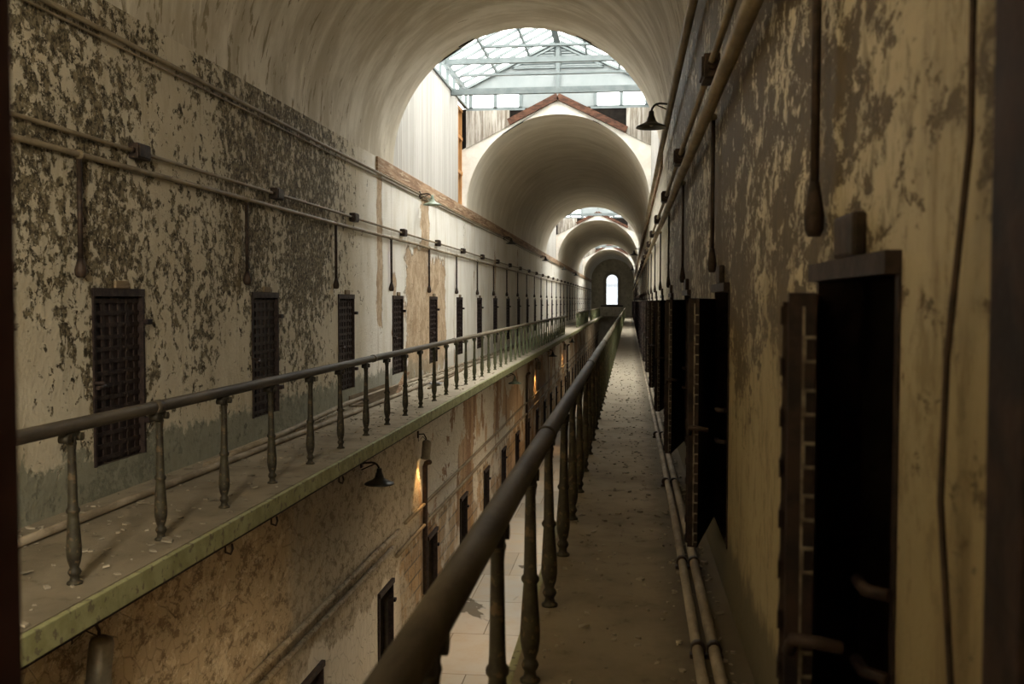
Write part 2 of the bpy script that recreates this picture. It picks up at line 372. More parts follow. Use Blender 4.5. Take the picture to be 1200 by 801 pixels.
# ------------------------------------------------------------------ mesh helpers
def bx(bm, x0, y0, z0, x1, y1, z1, bevel=0):
    vs = [bm.verts.new(p) for p in ((x0, y0, z0), (x1, y0, z0), (x1, y1, z0), (x0, y1, z0), (x0, y0, z1), (x1, y0, z1), (x1, y1, z1), (x0, y1, z1))]
    fs = [bm.faces.new([vs[i] for i in f]) for f in ((3, 2, 1, 0), (4, 5, 6, 7), (0, 1, 5, 4), (1, 2, 6, 5), (2, 3, 7, 6), (3, 0, 4, 7))]
    if bevel:
        es = list({e for f in fs for e in f.edges})
        bmesh.ops.bevel(bm, geom=es, offset=bevel, segments=2, affect='EDGES', profile=0.6)
def tube(bm, pts, r, seg=10, cap=True):
    pts = [Vector(p) for p in pts]; rings = []
    rr = r if isinstance(r, (list, tuple)) else [r] * len(pts)
    prev = None
    for i, p in enumerate(pts):
        d = (pts[min(i + 1, len(pts) - 1)] - pts[max(i - 1, 0)]).normalized()
        if prev is None: u = d.orthogonal().normalized()
        else: u = (prev - d * prev.dot(d)).normalized()
        prev = u; v = d.cross(u)
        rings.append([bm.verts.new(p + (u * math.cos(2 * PI * k / seg) + v * math.sin(2 * PI * k / seg)) * rr[i]) for k in range(seg)])
    for a, b in zip(rings, rings[1:]):
        for k in range(seg):
            bm.faces.new((a[k], a[(k + 1) % seg], b[(k + 1) % seg], b[k])).smooth = True
    if cap:
        bm.faces.new(list(reversed(rings[0]))); bm.faces.new(rings[-1])
def lathe(bm, prof, seg=14, org=(0, 0, 0), mat=None):
    rings = []
    for r, z in prof:
        ring = []
        for k in range(seg):
            p = Vector((r * math.cos(2 * PI * k / seg), r * math.sin(2 * PI * k / seg), z))
            if mat: p = mat @ p
            ring.append(bm.verts.new(p + Vector(org)))
        rings.append(ring)
    for a, b in zip(rings, rings[1:]):
        for k in range(seg):
            bm.faces.new((a[k], a[(k + 1) % seg], b[(k + 1) % seg], b[k])).smooth = True
    bm.faces.new(list(reversed(rings[0]))); bm.faces.new(rings[-1])
def prism(bm, poly, y0, y1):          # polygon in (x, z), extruded in y
    a = [bm.verts.new((x, y0, z)) for x, z in poly]; b = [bm.verts.new((x, y1, z)) for x, z in poly]
    n = len(poly)
    bm.faces.new(a); bm.faces.new(list(reversed(b)))
    for i in range(n): bm.faces.new((a[i], b[i], b[(i + 1) % n], a[(i + 1) % n]))
def bar(bm, p, q, w, h):              # rectangular bar between two points
    p, q = Vector(p), Vector(q); d = (q - p).normalized()
    s = d.cross(Vector((0, 0, 1)))
    s = Vector((1, 0, 0)) if s.length < 1e-4 else s.normalized()
    u = s.cross(d).normalized()
    vs = [bm.verts.new(c + s * w / 2 * i + u * h / 2 * j) for c in (p, q) for i, j in ((-1, -1), (1, -1), (1, 1), (-1, 1))]
    for f in ((0, 1, 2, 3), (7, 6, 5, 4), (0, 4, 5, 1), (1, 5, 6, 2), (2, 6, 7, 3), (3, 7, 4, 0)): bm.faces.new([vs[i] for i in f])
def obj(name, bm, m, parent=None, loc=None):
    bmesh.ops.recalc_face_normals(bm, faces=bm.faces)
    me = bpy.data.meshes.new(name); bm.to_mesh(me); bm.free()
    me.materials.append(m)
    o = bpy.data.objects.new(name, me); C.collection.objects.link(o)
    if parent: o.parent = parent
    if loc: o.location = loc
    return o
def NB(): return bmesh.new()
def thing(name, label, cat, loc=(0, 0, 0), rz=0.0, group=None):
    o = bpy.data.objects.new(name, None); C.collection.objects.link(o)
    o.empty_display_size = 0.1
    o.location = loc; o.rotation_euler = (0, 0, rz)
    o['label'] = label; o['category'] = cat; o['kind'] = 'thing'
    if group: o['group'] = group
    return o
def tag(o, label, cat, group=None, kind='thing'):
    o['label'] = label; o['category'] = cat; o['kind'] = kind
    if group: o['group'] = group
    return o
def struct(o, label=None):
    o['kind'] = 'structure'
    if label: o['label'] = label; o['category'] = 'building part'
    return o
def dup(root, loc, rz=None, label=None):
    r = root.copy(); C.collection.objects.link(r); r.location = loc
    if rz is not None: r.rotation_euler = (0, 0, rz)
    if label: r['label'] = label
    for ch in list(root.children):
        c = ch.copy(); C.collection.objects.link(c); c.parent = r
        for g in list(ch.children):
            d = g.copy(); C.collection.objects.link(d); d.parent = c
    return r
ONES = ['', 'first', 'second', 'third', 'fourth', 'fifth', 'sixth', 'seventh', 'eighth', 'ninth', 'tenth', 'eleventh', 'twelfth',
        'thirteenth', 'fourteenth', 'fifteenth', 'sixteenth', 'seventeenth', 'eighteenth', 'nineteenth', 'twentieth']
def nth(k):
    if k <= 20: return ONES[k]
    if k == 30: return 'thirtieth'
    return ('twenty-' if k < 30 else 'thirty-') + ONES[k % 10]

# ------------------------------------------------------------------ walls with cell openings
YEND = 121.0
DW, DZ0, DZ1 = 0.90, 4.42, 5.92       # opening width, sill, head
L_DOORS = [7.95 + k * PITCH for k in range(31)]
R_DOORS = [2.18 + k * PITCH for k in range(32)]
B_DOORS = [14.17 + k * PITCH for k in range(-2, 29)]
def wall(name, X, out, y0, y1, z0, z1, opens, dz0, dz1, m, depth=0.35, thick=0.6, inner=None):
    """front face at X with recessed openings; out = direction away from the corridor"""
    bm = NB()
    def q(*p): bm.faces.new([bm.verts.new(v) for v in p])
    ys = [y0]
    for o in opens: ys += [o, o + DW]
    ys.append(y1)
    xb = X + out * depth
    for i in range(len(ys) - 1):
        a, b = ys[i], ys[i + 1]
        if i % 2 == 0: q((X, a, z0), (X, b, z0), (X, b, z1), (X, a, z1))
        else:
            q((X, a, z0), (X, b, z0), (X, b, dz0), (X, a, dz0)); q((X, a, dz1), (X, b, dz1), (X, b, z1), (X, a, z1))
            q((X, a, dz0), (xb, a, dz0), (xb, a, dz1), (X, a, dz1)); q((X, b, dz0), (xb, b, dz0), (xb, b, dz1), (X, b, dz1))
            q((X, a, dz0), (X, b, dz0), (xb, b, dz0), (xb, a, dz0)); q((X, a, dz1), (X, b, dz1), (xb, b, dz1), (xb, a, dz1))
            q((xb, a, dz0), (xb, b, dz0), (xb, b, dz1), (xb, a, dz1))
    xo = X + out * thick
    q((xo, y0, z0), (xo, y1, z0), (xo, y1, z1), (xo, y0, z1)); q((X, y0, z1), (X, y1, z1), (xo, y1, z1), (xo, y0, z1))
    q((X, y0, z0), (X, y1, z0), (xo, y1, z0), (xo, y0, z0))
    q((X, y0, z0), (xo, y0, z0), (xo, y0, z1), (X, y0, z1)); q((X, y1, z0), (xo, y1, z0), (xo, y1, z1), (X, y1, z1))
    bmesh.ops.remove_doubles(bm, verts=bm.verts, dist=1e-4)
    for f in bm.faces:
        c = f.calc_center_median()
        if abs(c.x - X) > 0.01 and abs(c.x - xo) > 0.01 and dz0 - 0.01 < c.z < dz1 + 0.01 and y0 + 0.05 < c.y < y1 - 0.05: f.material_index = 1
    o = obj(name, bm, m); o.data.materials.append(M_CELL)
    return o
struct(wall('wall_left', XL, -1, -6.0, YEND, ZW - 0.2, ZS, L_DOORS, DZ0, DZ1, M_WL), 'peeling cream plastered upper left wall with cell doors')
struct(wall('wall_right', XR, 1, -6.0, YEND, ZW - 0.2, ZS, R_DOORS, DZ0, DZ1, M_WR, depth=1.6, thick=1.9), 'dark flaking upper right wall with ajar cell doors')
struct(wall('wall_left', -3.65, -1, -6.0, YEND, 0.0, ZW - 0.2, B_DOORS, 0.0, 1.52, M_WB, thick=1.5), 'ruined lower left wall below the gallery')
bm = NB(); bx(bm, 0.0, -6, 0.0, 1.3, YEND, ZW - 0.2); struct(obj('wall_right', bm, M_WB), 'lower right wall under the right gallery')
bm = NB(); bx(bm, -5.5, -6, -0.3, 2.2, YEND + 0.5, 0.0); struct(obj('floor', bm, M_F), 'worn stone slab ground floor with damp patches')
# gallery slabs
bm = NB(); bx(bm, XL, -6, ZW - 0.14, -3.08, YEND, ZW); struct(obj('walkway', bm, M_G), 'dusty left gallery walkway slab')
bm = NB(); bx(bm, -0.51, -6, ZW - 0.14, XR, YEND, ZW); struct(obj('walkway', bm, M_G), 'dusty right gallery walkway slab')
bm = NB(); bx(bm, -3.08, 1.9, ZW - 0.155, -3.035, YEND, ZW - 0.004, 0.008); struct(obj('trim_1', bm, M_FASCIA), 'peeling green edge board of the left gallery')
bm = NB(); bx(bm, -3.30, 1.9, ZW - 0.20, -3.09, YEND, ZW - 0.14); struct(obj('trim_2', bm, M_IRON), 'dark iron edge angle below the left gallery')
bm = NB(); bx(bm, -0.55, 0.3, ZW - 0.155, -0.51, YEND, ZW - 0.004, 0.008); struct(obj('trim_3', bm, M_FASCIA), 'green edge board of the right gallery')
# barrel vaults
def vault(y0, y1):
    bm = NB(); N = 48
    inner = [(XC + RV * math.cos(PI * k / N), ZS + RV * math.sin(PI * k / N)) for k in range(N + 1)]
    outer = [(XC + 3.0, ZS), (XC + 3.0, 9.87), (XC, 11.37), (XC - 3.0, 9.87), (XC - 3.0, ZS)]
    ni = [];
    for Y in (y0, y1): ni.append(([bm.verts.new((x, Y, z)) for x, z in inner], [bm.verts.new((x, Y, z)) for x, z in outer]))
    (ia, oa), (ib, ob) = ni
    for k in range(N): bm.faces.new((ia[k], ia[k + 1], ib[k + 1], ib[k])).smooth = True
    for k in range(4): bm.faces.new((oa[k], oa[k + 1], ob[k + 1], ob[k]))
    bm.faces.new((oa[0], ia[0], ib[0], ob[0])); bm.faces.new((oa[4], ia[N], ib[N], ob[4]))
    for i_, o_ in ((ia, oa), (ib, ob)):
        def nearest(k):
            a = k / N
            return 1 if a < 0.28 else (2 if a < 0.72 else 3)
        bm.faces.new((o_[0], o_[1], i_[0]))
        last = 1
        for k in range(N):
            t = nearest(k)
            if t != last:
                bm.faces.new((o_[last], o_[t], i_[k])); last = t
            bm.faces.new((o_[last], i_[k + 1], i_[k]))
        bm.faces.new((o_[3], o_[4], i_[N]))
    for f in bm.faces:
        if not f.smooth and (all(abs(v.co.y - y0) < .01 for v in f.verts) or all(abs(v.co.y - y1) < .01 for v in f.verts)): f.material_index = 1
    for e in bm.edges:
        if any(not f.smooth for f in e.link_faces): e.smooth = False
    o = obj('ceiling', bm, M_V); o.data.materials.append(M_FACE); return o
vl = ['nearest barrel vault with streaked peeling plaster', 'second barrel vault with white gabled face', 'third barrel vault beyond the second skylight', 'last barrel vault before the end window']
for (a, b), l in zip(((-6.0, 18.85), (27.5, 54.65), (63.3, 90.45), (99.1, YEND + 0.2)), vl): struct(vault(a, b), l)

bm = NB(); bx(bm, -5.5, -6.3, 0, 2.4, -6.0, 11.5); struct(obj('wall_back', bm, M_V), 'plain plastered wall behind the viewer')
bm = NB(); bx(bm, -0.95, -1.3, ZW, XR, -1.1, 11.2); struct(obj('wall_light_blocker', bm, M_WR), 'unseen wall added behind the viewer to shade the right gallery')  # unseen wall added to keep the fill light off the right gallery
# end wall with arched window
bm = NB()
wx0, wx1, wz0, wz1 = -2.80, -1.26, 5.38, 8.40
xm, rw = (wx0 + wx1) / 2, (wx1 - wx0) / 2
arc = [(xm + rw * math.cos(PI * k / 20), wz1 + rw * math.sin(PI * k / 20)) for k in range(21)]
Y0, Y1 = YEND, YEND + 0.5
prism(bm, [(-5.2, 0), (wx0, 0), (wx0, 11.4), (-5.2, 11.4)], Y0, Y1)
prism(bm, [(wx1, 0), (1.3, 0), (1.3, 11.4), (wx1, 11.4)], Y0, Y1)
prism(bm, [(wx0, 0), (wx1, 0), (wx1, wz0), (wx0, wz0)], Y0, Y1)
for k in range(20):
    (x0, z0), (x1, z1) = arc[k], arc[k + 1]
    prism(bm, [(x0, z0), (x0, 11.4), (x1, 11.4), (x1, z1)], Y0, Y1)
struct(obj('wall_end', bm, M_END), 'far end wall with tall arched window')
win = bpy.data.objects.new('window_1', None); C.collection.objects.link(win)
struct(win, 'tall arched window in the far end wall'); win.location = (xm, YEND, wz0)
def arch_ring(bm, r0, r1, zb, ya, yb, xo=0, zo=0):
    o_ = [(xo + r1, zb)] + [(xo + r1 * math.cos(PI * k / 24), zo + r1 * math.sin(PI * k / 24)) for k in range(25)] + [(xo - r1, zb)]
    i_ = [(xo + r0, zb)] + [(xo + r0 * math.cos(PI * k / 24), zo + r0 * math.sin(PI * k / 24)) for k in range(25)] + [(xo - r0, zb)]
    for k in range(len(o_) - 1): prism(bm, [i_[k], o_[k], o_[k + 1], i_[k + 1]], ya, yb)
bm = NB(); arch_ring(bm, rw, rw + 0.28, 0, -0.10, 0.02, 0, wz1 - wz0); obj('window_surround', bm, M_FRAME, win)
bm = NB(); arch_ring(bm, rw - 0.09, rw, 0, 0.1, 0.22, 0, wz1 - wz0)
bx(bm, -rw, 0.1, 0, rw, 0.22, 0.1)
obj('window_frame', bm, M_IRON, win)
bm = NB(); prism(bm, [(rw - .09, 0.1)] + [((rw - .09) * math.cos(PI * k / 24), wz1 - wz0 + (rw - .09) * math.sin(PI * k / 24)) for k in range(25)] + [(-rw + .09, 0.1)], 0.15, 0.17)
obj('window_pane', bm, M_GLASS, win)
bm = NB(); bx(bm, -1.35, -0.35, -0.14, 1.35, 0.0, 0.0, 0.02); obj('window_sill', bm, M_IRON, win)
# closing parapet and cross bridge at the far end
bm = NB(); bx(bm, -3.3, 118.9, ZW, -0.9, 119.1, ZW + 1.0); bx(bm, -3.35, 118.85, ZW + 1.0, -0.85, 119.15, ZW + 1.08)
struct(obj('wall_parapet', bm, M_END), 'low parapet below the arched end window')
bm = NB(); bx(bm, -3.08, 118.6, ZW - 0.14, -0.51, YEND, ZW); struct(obj('walkway', bm, M_G), 'cross landing below the arched end window')

# ------------------------------------------------------------------ skylight lanterns
EZ, AZ, SZ = 11.68, 12.97, 11.16      # eave, apex, clerestory sill
def slope_pt(s, t, Y):                # s = side, t = 0 at eave .. 1 at ridge
    return (XC + s * 2.62 * (1 - t), Y, EZ + (AZ - EZ) * t)
names3 = ['nearest', 'middle', 'farthest']
def lantern(a, b, i):
    L = b - a
    tagw = names3[i]
    # side boarding above the walls
    for s, X in ((-1, XL), (1, XR)):
        bm = NB(); yb = b - 1.35 if s < 0 else b
        bx(bm, min(X, X + s * 0.12), a, ZS, max(X, X + s * 0.12), yb, SZ)
        struct(obj('wall_shaft_left' if s < 0 else 'wall_shaft_right', bm, M_PLW), f'white vertical boarding on the {"left" if s < 0 else "right"} side of the {tagw} skylight')
    bm = NB(); bx(bm, XL - 0.5, b - 1.35, ZS, XL - 0.42, b, SZ); bx(bm, XL - 0.5, b - 1.38, ZS, XL - 0.12, b - 1.35, SZ)
    struct(obj('wall_shaft_back', bm, M_DARK), f'dark cavity behind open studs under the {tagw} skylight')
    t = thing('stud_frame', f'open orange timber stud frame beside the {tagw} skylight boarding', 'timber frame', (XL - 0.2, b - 1.35, ZS))
    for y in (0.10, 0.72, 1.27):
        bm = NB(); bx(bm, -0.06, y, 0, 0.08, y + 0.08, SZ - ZS - 0.1); obj('stud', bm, M_STUD, t)
    for z in (0.9, 1.85, SZ - ZS - 0.1):
        bm = NB(); bx(bm, -0.07, 0.02, z, 0.1, 1.35, z + 0.09); obj('rail', bm, M_STUD, t)
    bm = NB(); bar(bm, (0.02, 0.16, 0.05), (0.02, 0.72, 1.7), 0.05, 0.12); obj('brace', bm, M_STUD, t)
    # glazed roof
    t = thing('skylight', f'glazed pitched skylight roof, {tagw} of the three', 'skylight', (XC, a, EZ))
    O = Vector((XC, a, EZ))
    def loc(p): return Vector(p) - O
    for s in (-1, 1):
        for k in range(4):
            t0, t1 = k / 4, (k + 1) / 4
            bm = NB()
            vs = [loc(slope_pt(s, t0, a)), loc(slope_pt(s, t0, b)), loc(slope_pt(s, t1, b)), loc(slope_pt(s, t1, a))]
            bm.faces.new([bm.verts.new(v + Vector((0, 0, 0.05))) for v in vs])
            obj('pane', bm, M_PANE, t)
        bm = NB()
        nb = int(L / 0.62)
        for k in range(nb + 1):
            Y = a + L * k / nb
            bar(bm, loc(slope_pt(s, 0, Y)), loc(slope_pt(s, 1, Y)), 0.06, 0.06)
        obj('glazing_bars', bm, M_STEEL, t)
        for q, wd in ((0.02, 0.10), (0.36, 0.055), (0.70, 0.055)):
            bm = NB(); bar(bm, loc(slope_pt(s, q, a)), loc(slope_pt(s, q, b)), wd, 0.09); obj('purlin', bm, M_STEEL, t)
        # clerestory strip on the side walls
        X = (XL if s < 0 else XR) - XC
        nn = 9
        bm = NB()
        for z in (SZ - EZ, -0.10): bx(bm, X - 0.05, 0, z, X + 0.05, L, z + 0.07)
        for k in range(nn + 1):
            y = L * k / nn
            bx(bm, X - 0.04, min(max(y - 0.025, 0), L - 0.05), SZ - EZ + 0.07, X + 0.04, min(max(y + 0.025, 0.05), L), -0.10)
        obj('clerestory_frame', bm, M_STEEL, t)
        bm = NB(); bx(bm, X - 0.005, 0.02, SZ - EZ + 0.07, X + 0.005, L - 0.02, -0.10); obj('clerestory_pane', bm, M_PANE, t)
    bm = NB(); bx(bm, -0.08, 0, AZ - EZ - 0.14, 0.08, L, AZ - EZ); obj('ridge', bm, M_STEEL, t)
    # tie beams and rods
    def tie(nm, y, z, half, h):
        bm = NB(); bx(bm, -half, y - 0.06, z - h / 2, half, y + 0.06, z + h / 2); obj(nm, bm, M_STEEL, t)
    tie('tie_beam', 24.1 - 18.85, 11.64 - EZ, 2.56, 0.13)
    tie('tie_beam', 25.1 - 18.85, 11.12 - EZ, 2.53, 0.15)
    tie('tie_rod', 26.0 - 18.85, 11.74 - EZ, 2.45, 0.05)
    tie('tie_rod', 24.6 - 18.85, 12.11 - EZ, 1.65, 0.05)
    tie('tie_rod', 20.6 - 18.85, 11.70 - EZ, 2.55, 0.06)
    # gable end over the next vault and the one behind
    for Yg, far in ((b + 0.03, True), (a - 0.1, False)):
        g = thing('wall_gable', f'pale grey boarded gable with louvres at the {"far" if far else "near"} end of the {tagw} skylight', 'gable', (XC, Yg, SZ))
        g['kind'] = 'structure'
        bm = NB(); h = EZ - SZ
        prism(bm, [(-2.62, h), (2.62, h), (0, AZ - SZ)], 0, 0.1); obj('board', bm, M_SIDE, g)
        bm = NB(); bx(bm, -1.02, 0, 0.02, 1.0, 0.1, h - 0.005); obj('base_board', bm, M_SIDE, g)
        for s in (-1, 1):
            bm = NB()
            xs = (1.03, 1.73, 2.42)
            for x in xs: bx(bm, s * x - 0.05, -0.03, 0, s * x + 0.05, 0.07, h)
            bx(bm, min(s * 0.9, s * 2.54), -0.03, -0.06, max(s * 0.9, s * 2.54), 0.08, 0.03)
            bx(bm, min(s * 0.98, s * 2.54), -0.04, h - 0.06, max(s * 0.98, s * 2.54), 0.07, h)
            wf = obj('window_frame', bm, M_STEEL, g)
            for u, v_ in ((1.08, 1.68), (1.78, 2.37)):
                bm = NB(); bx(bm, min(s * u, s * v_), 0.02, 0.03, max(s * u, s * v_), 0.03, h - 0.06); obj('pane', bm, M_PANE, wf)
            # triangular louvre
            z0_, z1_ = h + 0.58, h + 1.10
            x1_ = 1.22
            bm = NB()
            prism(bm, [(s * 0.08, z0_), (s * x1_, z0_), (s * 0.08, z1_)], -0.02, 0.0)
            lv = obj('louvre', bm, M_STEEL, g)
            bm = NB()
            for k in range(7):
                z = z0_ + 0.03 + k * 0.068; xx = x1_ - (z - z0_) / (z1_ - z0_) * (x1_ - 0.08) - 0.05
                if xx > 0.16: bar(bm, (s * 0.10, -0.045, z), (s * xx, -0.045, z), 0.05, 0.022)
            obj('slat', bm, M_SIDE, lv)
            bm = NB()
            bar(bm, (s * 0.07, -0.05, z0_ - 0.02), (s * (x1_ + 0.04), -0.05, z0_ - 0.02), 0.05, 0.05)
            bar(bm, (s * (x1_ + 0.04), -0.05, z0_ - 0.02), (s * 0.07, -0.05, z1_ + 0.04), 0.05, 0.05)
            obj('louvre_frame', bm, M_STEEL, g)
            bm = NB(); bar(bm, (s * 2.62, -0.06, h), (s * 0.02, -0.06, AZ - SZ - 0.02), 0.08, 0.07); obj('rafter_trim', bm, M_STEEL, g)
        bm = NB(); bx(bm, -0.05, -0.08, h - 0.02, 0.05, 0.0, AZ - SZ - 0.1); obj('mullion', bm, M_STEEL, g)
        # brown timber rafters above the vault face
        if far:
            rf = thing('timber_rafters', f'dark brown timber rafters over the white vault face below the {tagw} skylight', 'rafter', (XC, b - 0.05, 11.37))
            for s, ln in ((-1, 1.35), (1, 1.88)):
                bm = NB(); bar(bm, (0, -0.02, 0.07), (s * ln, -0.02, 0.07 - ln * 0.5), 0.13, 0.17); obj('rafter', bm, M_RAFT, rf)
            # weathered boards either side
            bm = NB(); e = 0.0
            prism(bm, [(XL, 10.07), (-3.30, 10.68), (-3.30, SZ - 0.06), (XL, SZ - 0.06)], b - 0.04, b)
            struct(obj('wall_shaft_far', bm, M_PLG), f'weathered boards left of the vault gable at the {tagw} skylight')
            bm = NB()
            prism(bm, [(XR, 10.07), (XR, SZ - 0.06), (-0.10, SZ - 0.06), (-0.10, 10.41)], b - 0.04, b)
            struct(obj('wall_shaft_far', bm, M_PLG), f'weathered boards right of the vault gable at the {tagw} skylight')
        bm = NB()
        for s in (-1, 1): prism(bm, [(XC + s * 2.98, 9.80), (XC + s * 2.98, SZ), (XC + s * 0.18, SZ)], *((b + 0.02, b + 0.1) if far else (a - 0.1, a - 0.03)))
        struct(obj('wall_shaft_end', bm, M_DARK), f'dark sheet standing for the shaded gap at the {"far" if far else "near"} end of the {tagw} skylight')  # near-black sheet, shade of the gap put into its colour
for i, (a, b) in enumerate(GAPS): lantern(a, b, i)

# timber wall plates
bm = NB(); bx(bm, XL + 0.002, 17.5, 8.17, XL + 0.045, YEND, ZS - 0.004, 0.006)
tag(obj('wall_plate', bm, M_BEAM), 'long weathered brown timber beam along the top of the left wall', 'beam')
bm = NB(); bx(bm, XR - 0.045, 17.5, 8.17, XR - 0.002, YEND, ZS - 0.004, 0.006)
tag(obj('wall_plate', bm, M_BEAM), 'long brown timber beam along the top of the right wall', 'beam')

# ------------------------------------------------------------------ cell doors
def leaf_parts(t, straps=True):
    """door leaf in local coords: hinge edge at y=0, leaf runs to y=-DW, outer face towards -x(0)"""
    W, Hh = DW - 0.03, DZ1 - DZ0 - 0.03
    bm = NB(); bx(bm, 0, -W, 0.0, 0.05, 0, Hh, 0.004); lf = obj('leaf', bm, M_IRON, t)
    bm = NB()
    for k in range(6):
        y = -W + 0.03 + k * (W - 0.12) / 5
        bx(bm, -0.012, y, 0.02, 0.0, y + 0.055, Hh - 0.02)
    for k in range(13):
        z = 0.04 + k * (Hh - 0.12) / 12
        bx(bm, -0.020, -W + 0.01, z, -0.012, -0.01, z + 0.045)
    obj('strap_grid', bm, M_STRAP, lf)
    bm = NB()
    for k in range(13):
        for y in (-W + 0.06, -W / 2, -0.08):
            z = 0.062 + k * (Hh - 0.12) / 12
            bmesh.ops.create_uvsphere(bm, u_segments=6, v_segments=4, radius=0.011, matrix=Matrix.Translation((-0.022, y, z)))
    obj('rivets', bm, M_STRAP, lf)
    return lf, W, Hh
# left: closed, seen from +x side -> mirror so the outer face looks to +x
def left_door():
    t = thing('cell_door', '', 'door', (0, 0, 0), 0, 'closed cell doors along the left gallery')
    root = t
    W, Hh = DW, DZ1 - DZ0
    bm = NB()
    bx(bm, -0.06, 0.0, 0, 0.015, 0.035, Hh); bx(bm, -0.06, W - 0.035, 0, 0.015, W, Hh); bx(bm, -0.06, 0.0, Hh - 0.04, 0.02, W, Hh + 0.03)
    obj('door_frame', bm, M_STRAP, t)
    bm = NB(); bx(bm, -0.09, 0.035, 0, -0.04, W - 0.035, Hh - 0.04); lf = obj('leaf', bm, M_IRON, t)
    bm = NB()
    for k in range(6): y = 0.07 + k * (W - 0.2) / 5; bx(bm, -0.04, y, 0.01, -0.028, y + 0.05, Hh - 0.05)
    for k in range(14): z = 0.03 + k * (Hh - 0.13) / 13; bx(bm, -0.028, 0.05, z, -0.020, W - 0.05, z + 0.04)
    obj('strap_grid', bm, M_STRAP, lf)
    bm = NB()
    for k in range(14):
        z = 0.05 + k * (Hh - 0.13) / 13
        bx(bm, -0.020, W * 0.62, z, -0.010, W * 0.62 + 0.05, z + 0.008); bx(bm, -0.020, W * 0.62 + 0.05, z - 0.03, -0.010, W * 0.62 + 0.058, z + 0.008)
    bx(bm, -0.021, W * 0.62 + 0.045, 0.01, -0.018, W * 0.62 + 0.055, Hh - 0.05); obj('clasp_strip', bm, M_BOX, lf)
    bm = NB(); tube(bm, [(-0.01, 0.02, 0.72), (0.09, 0.02, 0.72), (0.10, 0.02, 0.70), (0.10, -0.05, 0.69), (0.10, -0.10, 0.69)], 0.018, 8); obj('latch', bm, M_STRAP, t)
    for z in (0.28, Hh - 0.30):
        bm = NB(); bx(bm, 0.0, W - 0.03, z, 0.06, W + 0.07, z + 0.05, 0.008); obj('hinge', bm, M_IRON, t)
    bm = NB(); bx(bm, 0.0, W * 0.40, Hh + 0.03, 0.03, W * 0.66, Hh + 0.10, 0.01); obj('lintel_block', bm, M_WOOD, t)
    return t
ld = left_door()
for k, y in enumerate(L_DOORS):
    lab = f'dark iron strap cell door in the upper left wall, {nth(k + 1)} from the near end'
    if k == 0: ld.location = (XL, y, DZ0); ld['label'] = lab
    else: dup(ld, (XL, y, DZ0), None, lab)
# right: leaf ajar, hinged on the far jamb
def right_door():
    t = thing('cell_door', '', 'door', (0, 0, 0), 0, 'ajar cell doors along the right gallery')
    W, Hh = DW, DZ1 - DZ0
    bm = NB()
    bx(bm, -0.006, 0.0, 0, 0.12, 0.03, Hh); bx(bm, -0.01, W - 0.03, 0, 0.12, W, Hh); bx(bm, -0.035, 0.0, Hh - 0.02, 0.08, W, Hh + 0.03)
    obj('door_frame', bm, M_STRAP, t)
    A = R(11.0)
    def rot(bm):
        bmesh.ops.rotate(bm, verts=bm.verts, cent=(0, 0, 0), matrix=Matrix.Rotation(-A, 3, 'Z'))
        bmesh.ops.translate(bm, verts=bm.verts, vec=(-0.03, W - 0.01, 0))
    w_ = W - 0.02
    bm = NB(); bx(bm, -0.03, -w_, 0.0, 0.03, 0, Hh - 0.06, 0.004); rot(bm); lf = obj('leaf', bm, M_IRON, t)
    bm = NB()
    for k in range(6): y = -w_ + 0.02 + k * (w_ - 0.1) / 5; bx(bm, -0.042, y, 0.02, -0.03, y + 0.055, Hh - 0.08)
    for k in range(13): z = 0.03 + k * (Hh - 0.16) / 12; bx(bm, -0.046, -w_ + 0.01, z, -0.042, 0, z + 0.04)
    rot(bm); obj('strap_grid', bm, M_STRAP, lf)
    # clasps wrapped round the free edge
    bm = NB()
    for k in range(12):
        if k in (6,): continue
        z = 0.08 + k * (Hh - 0.24) / 11
        bx(bm, 0.004, -w_ - 0.006, z, 0.030, -w_, z + 0.007); bx(bm, 0.004, -w_ - 0.006, z - 0.045, 0.009, -w_, z)
        bx(bm, 0.004, -w_ - 0.006, z - 0.052, 0.030, -w_, z - 0.045)
    bx(bm, 0.0, -w_ - 0.001, 0.01, 0.006, -w_ + 0.003, Hh - 0.09)
    rot(bm); obj('clasp_strip', bm, M_CLASP, lf)
    bm = NB(); tube(bm, [(-0.02, -w_ - 0.01, 0.66), (-0.01, -w_ - 0.05, 0.70), (0.04, -w_ - 0.06, 0.70), (0.09, -w_ - 0.05, 0.69)], 0.014, 8); rot(bm); obj('latch', bm, M_STRAP, lf)
    for z in (0.62, 0.80):
        bm = NB(); tube(bm, [(-0.05, -0.02, z), (-0.09, 0.02, z), (-0.09, 0.10, z)], 0.014, 8); bmesh.ops.translate(bm, verts=bm.verts, vec=(0.03, 0, 0)); obj('hinge', bm, M_STRAP, t)
    bm = NB(); bx(bm, -0.035, W * 0.35, Hh + 0.032, 0.0, W * 0.60, Hh + 0.14, 0.01); obj('lintel_block', bm, M_BOX, t)
    return t
rd = right_door()
for k, y in enumerate(R_DOORS):
    lab = f'dark iron cell door standing ajar on the right gallery, {nth(k + 1)} from the near end'
    if k == 0: rd.location = (XR, y, DZ0); rd['label'] = lab
    else: dup(rd, (XR, y, DZ0), None, lab)
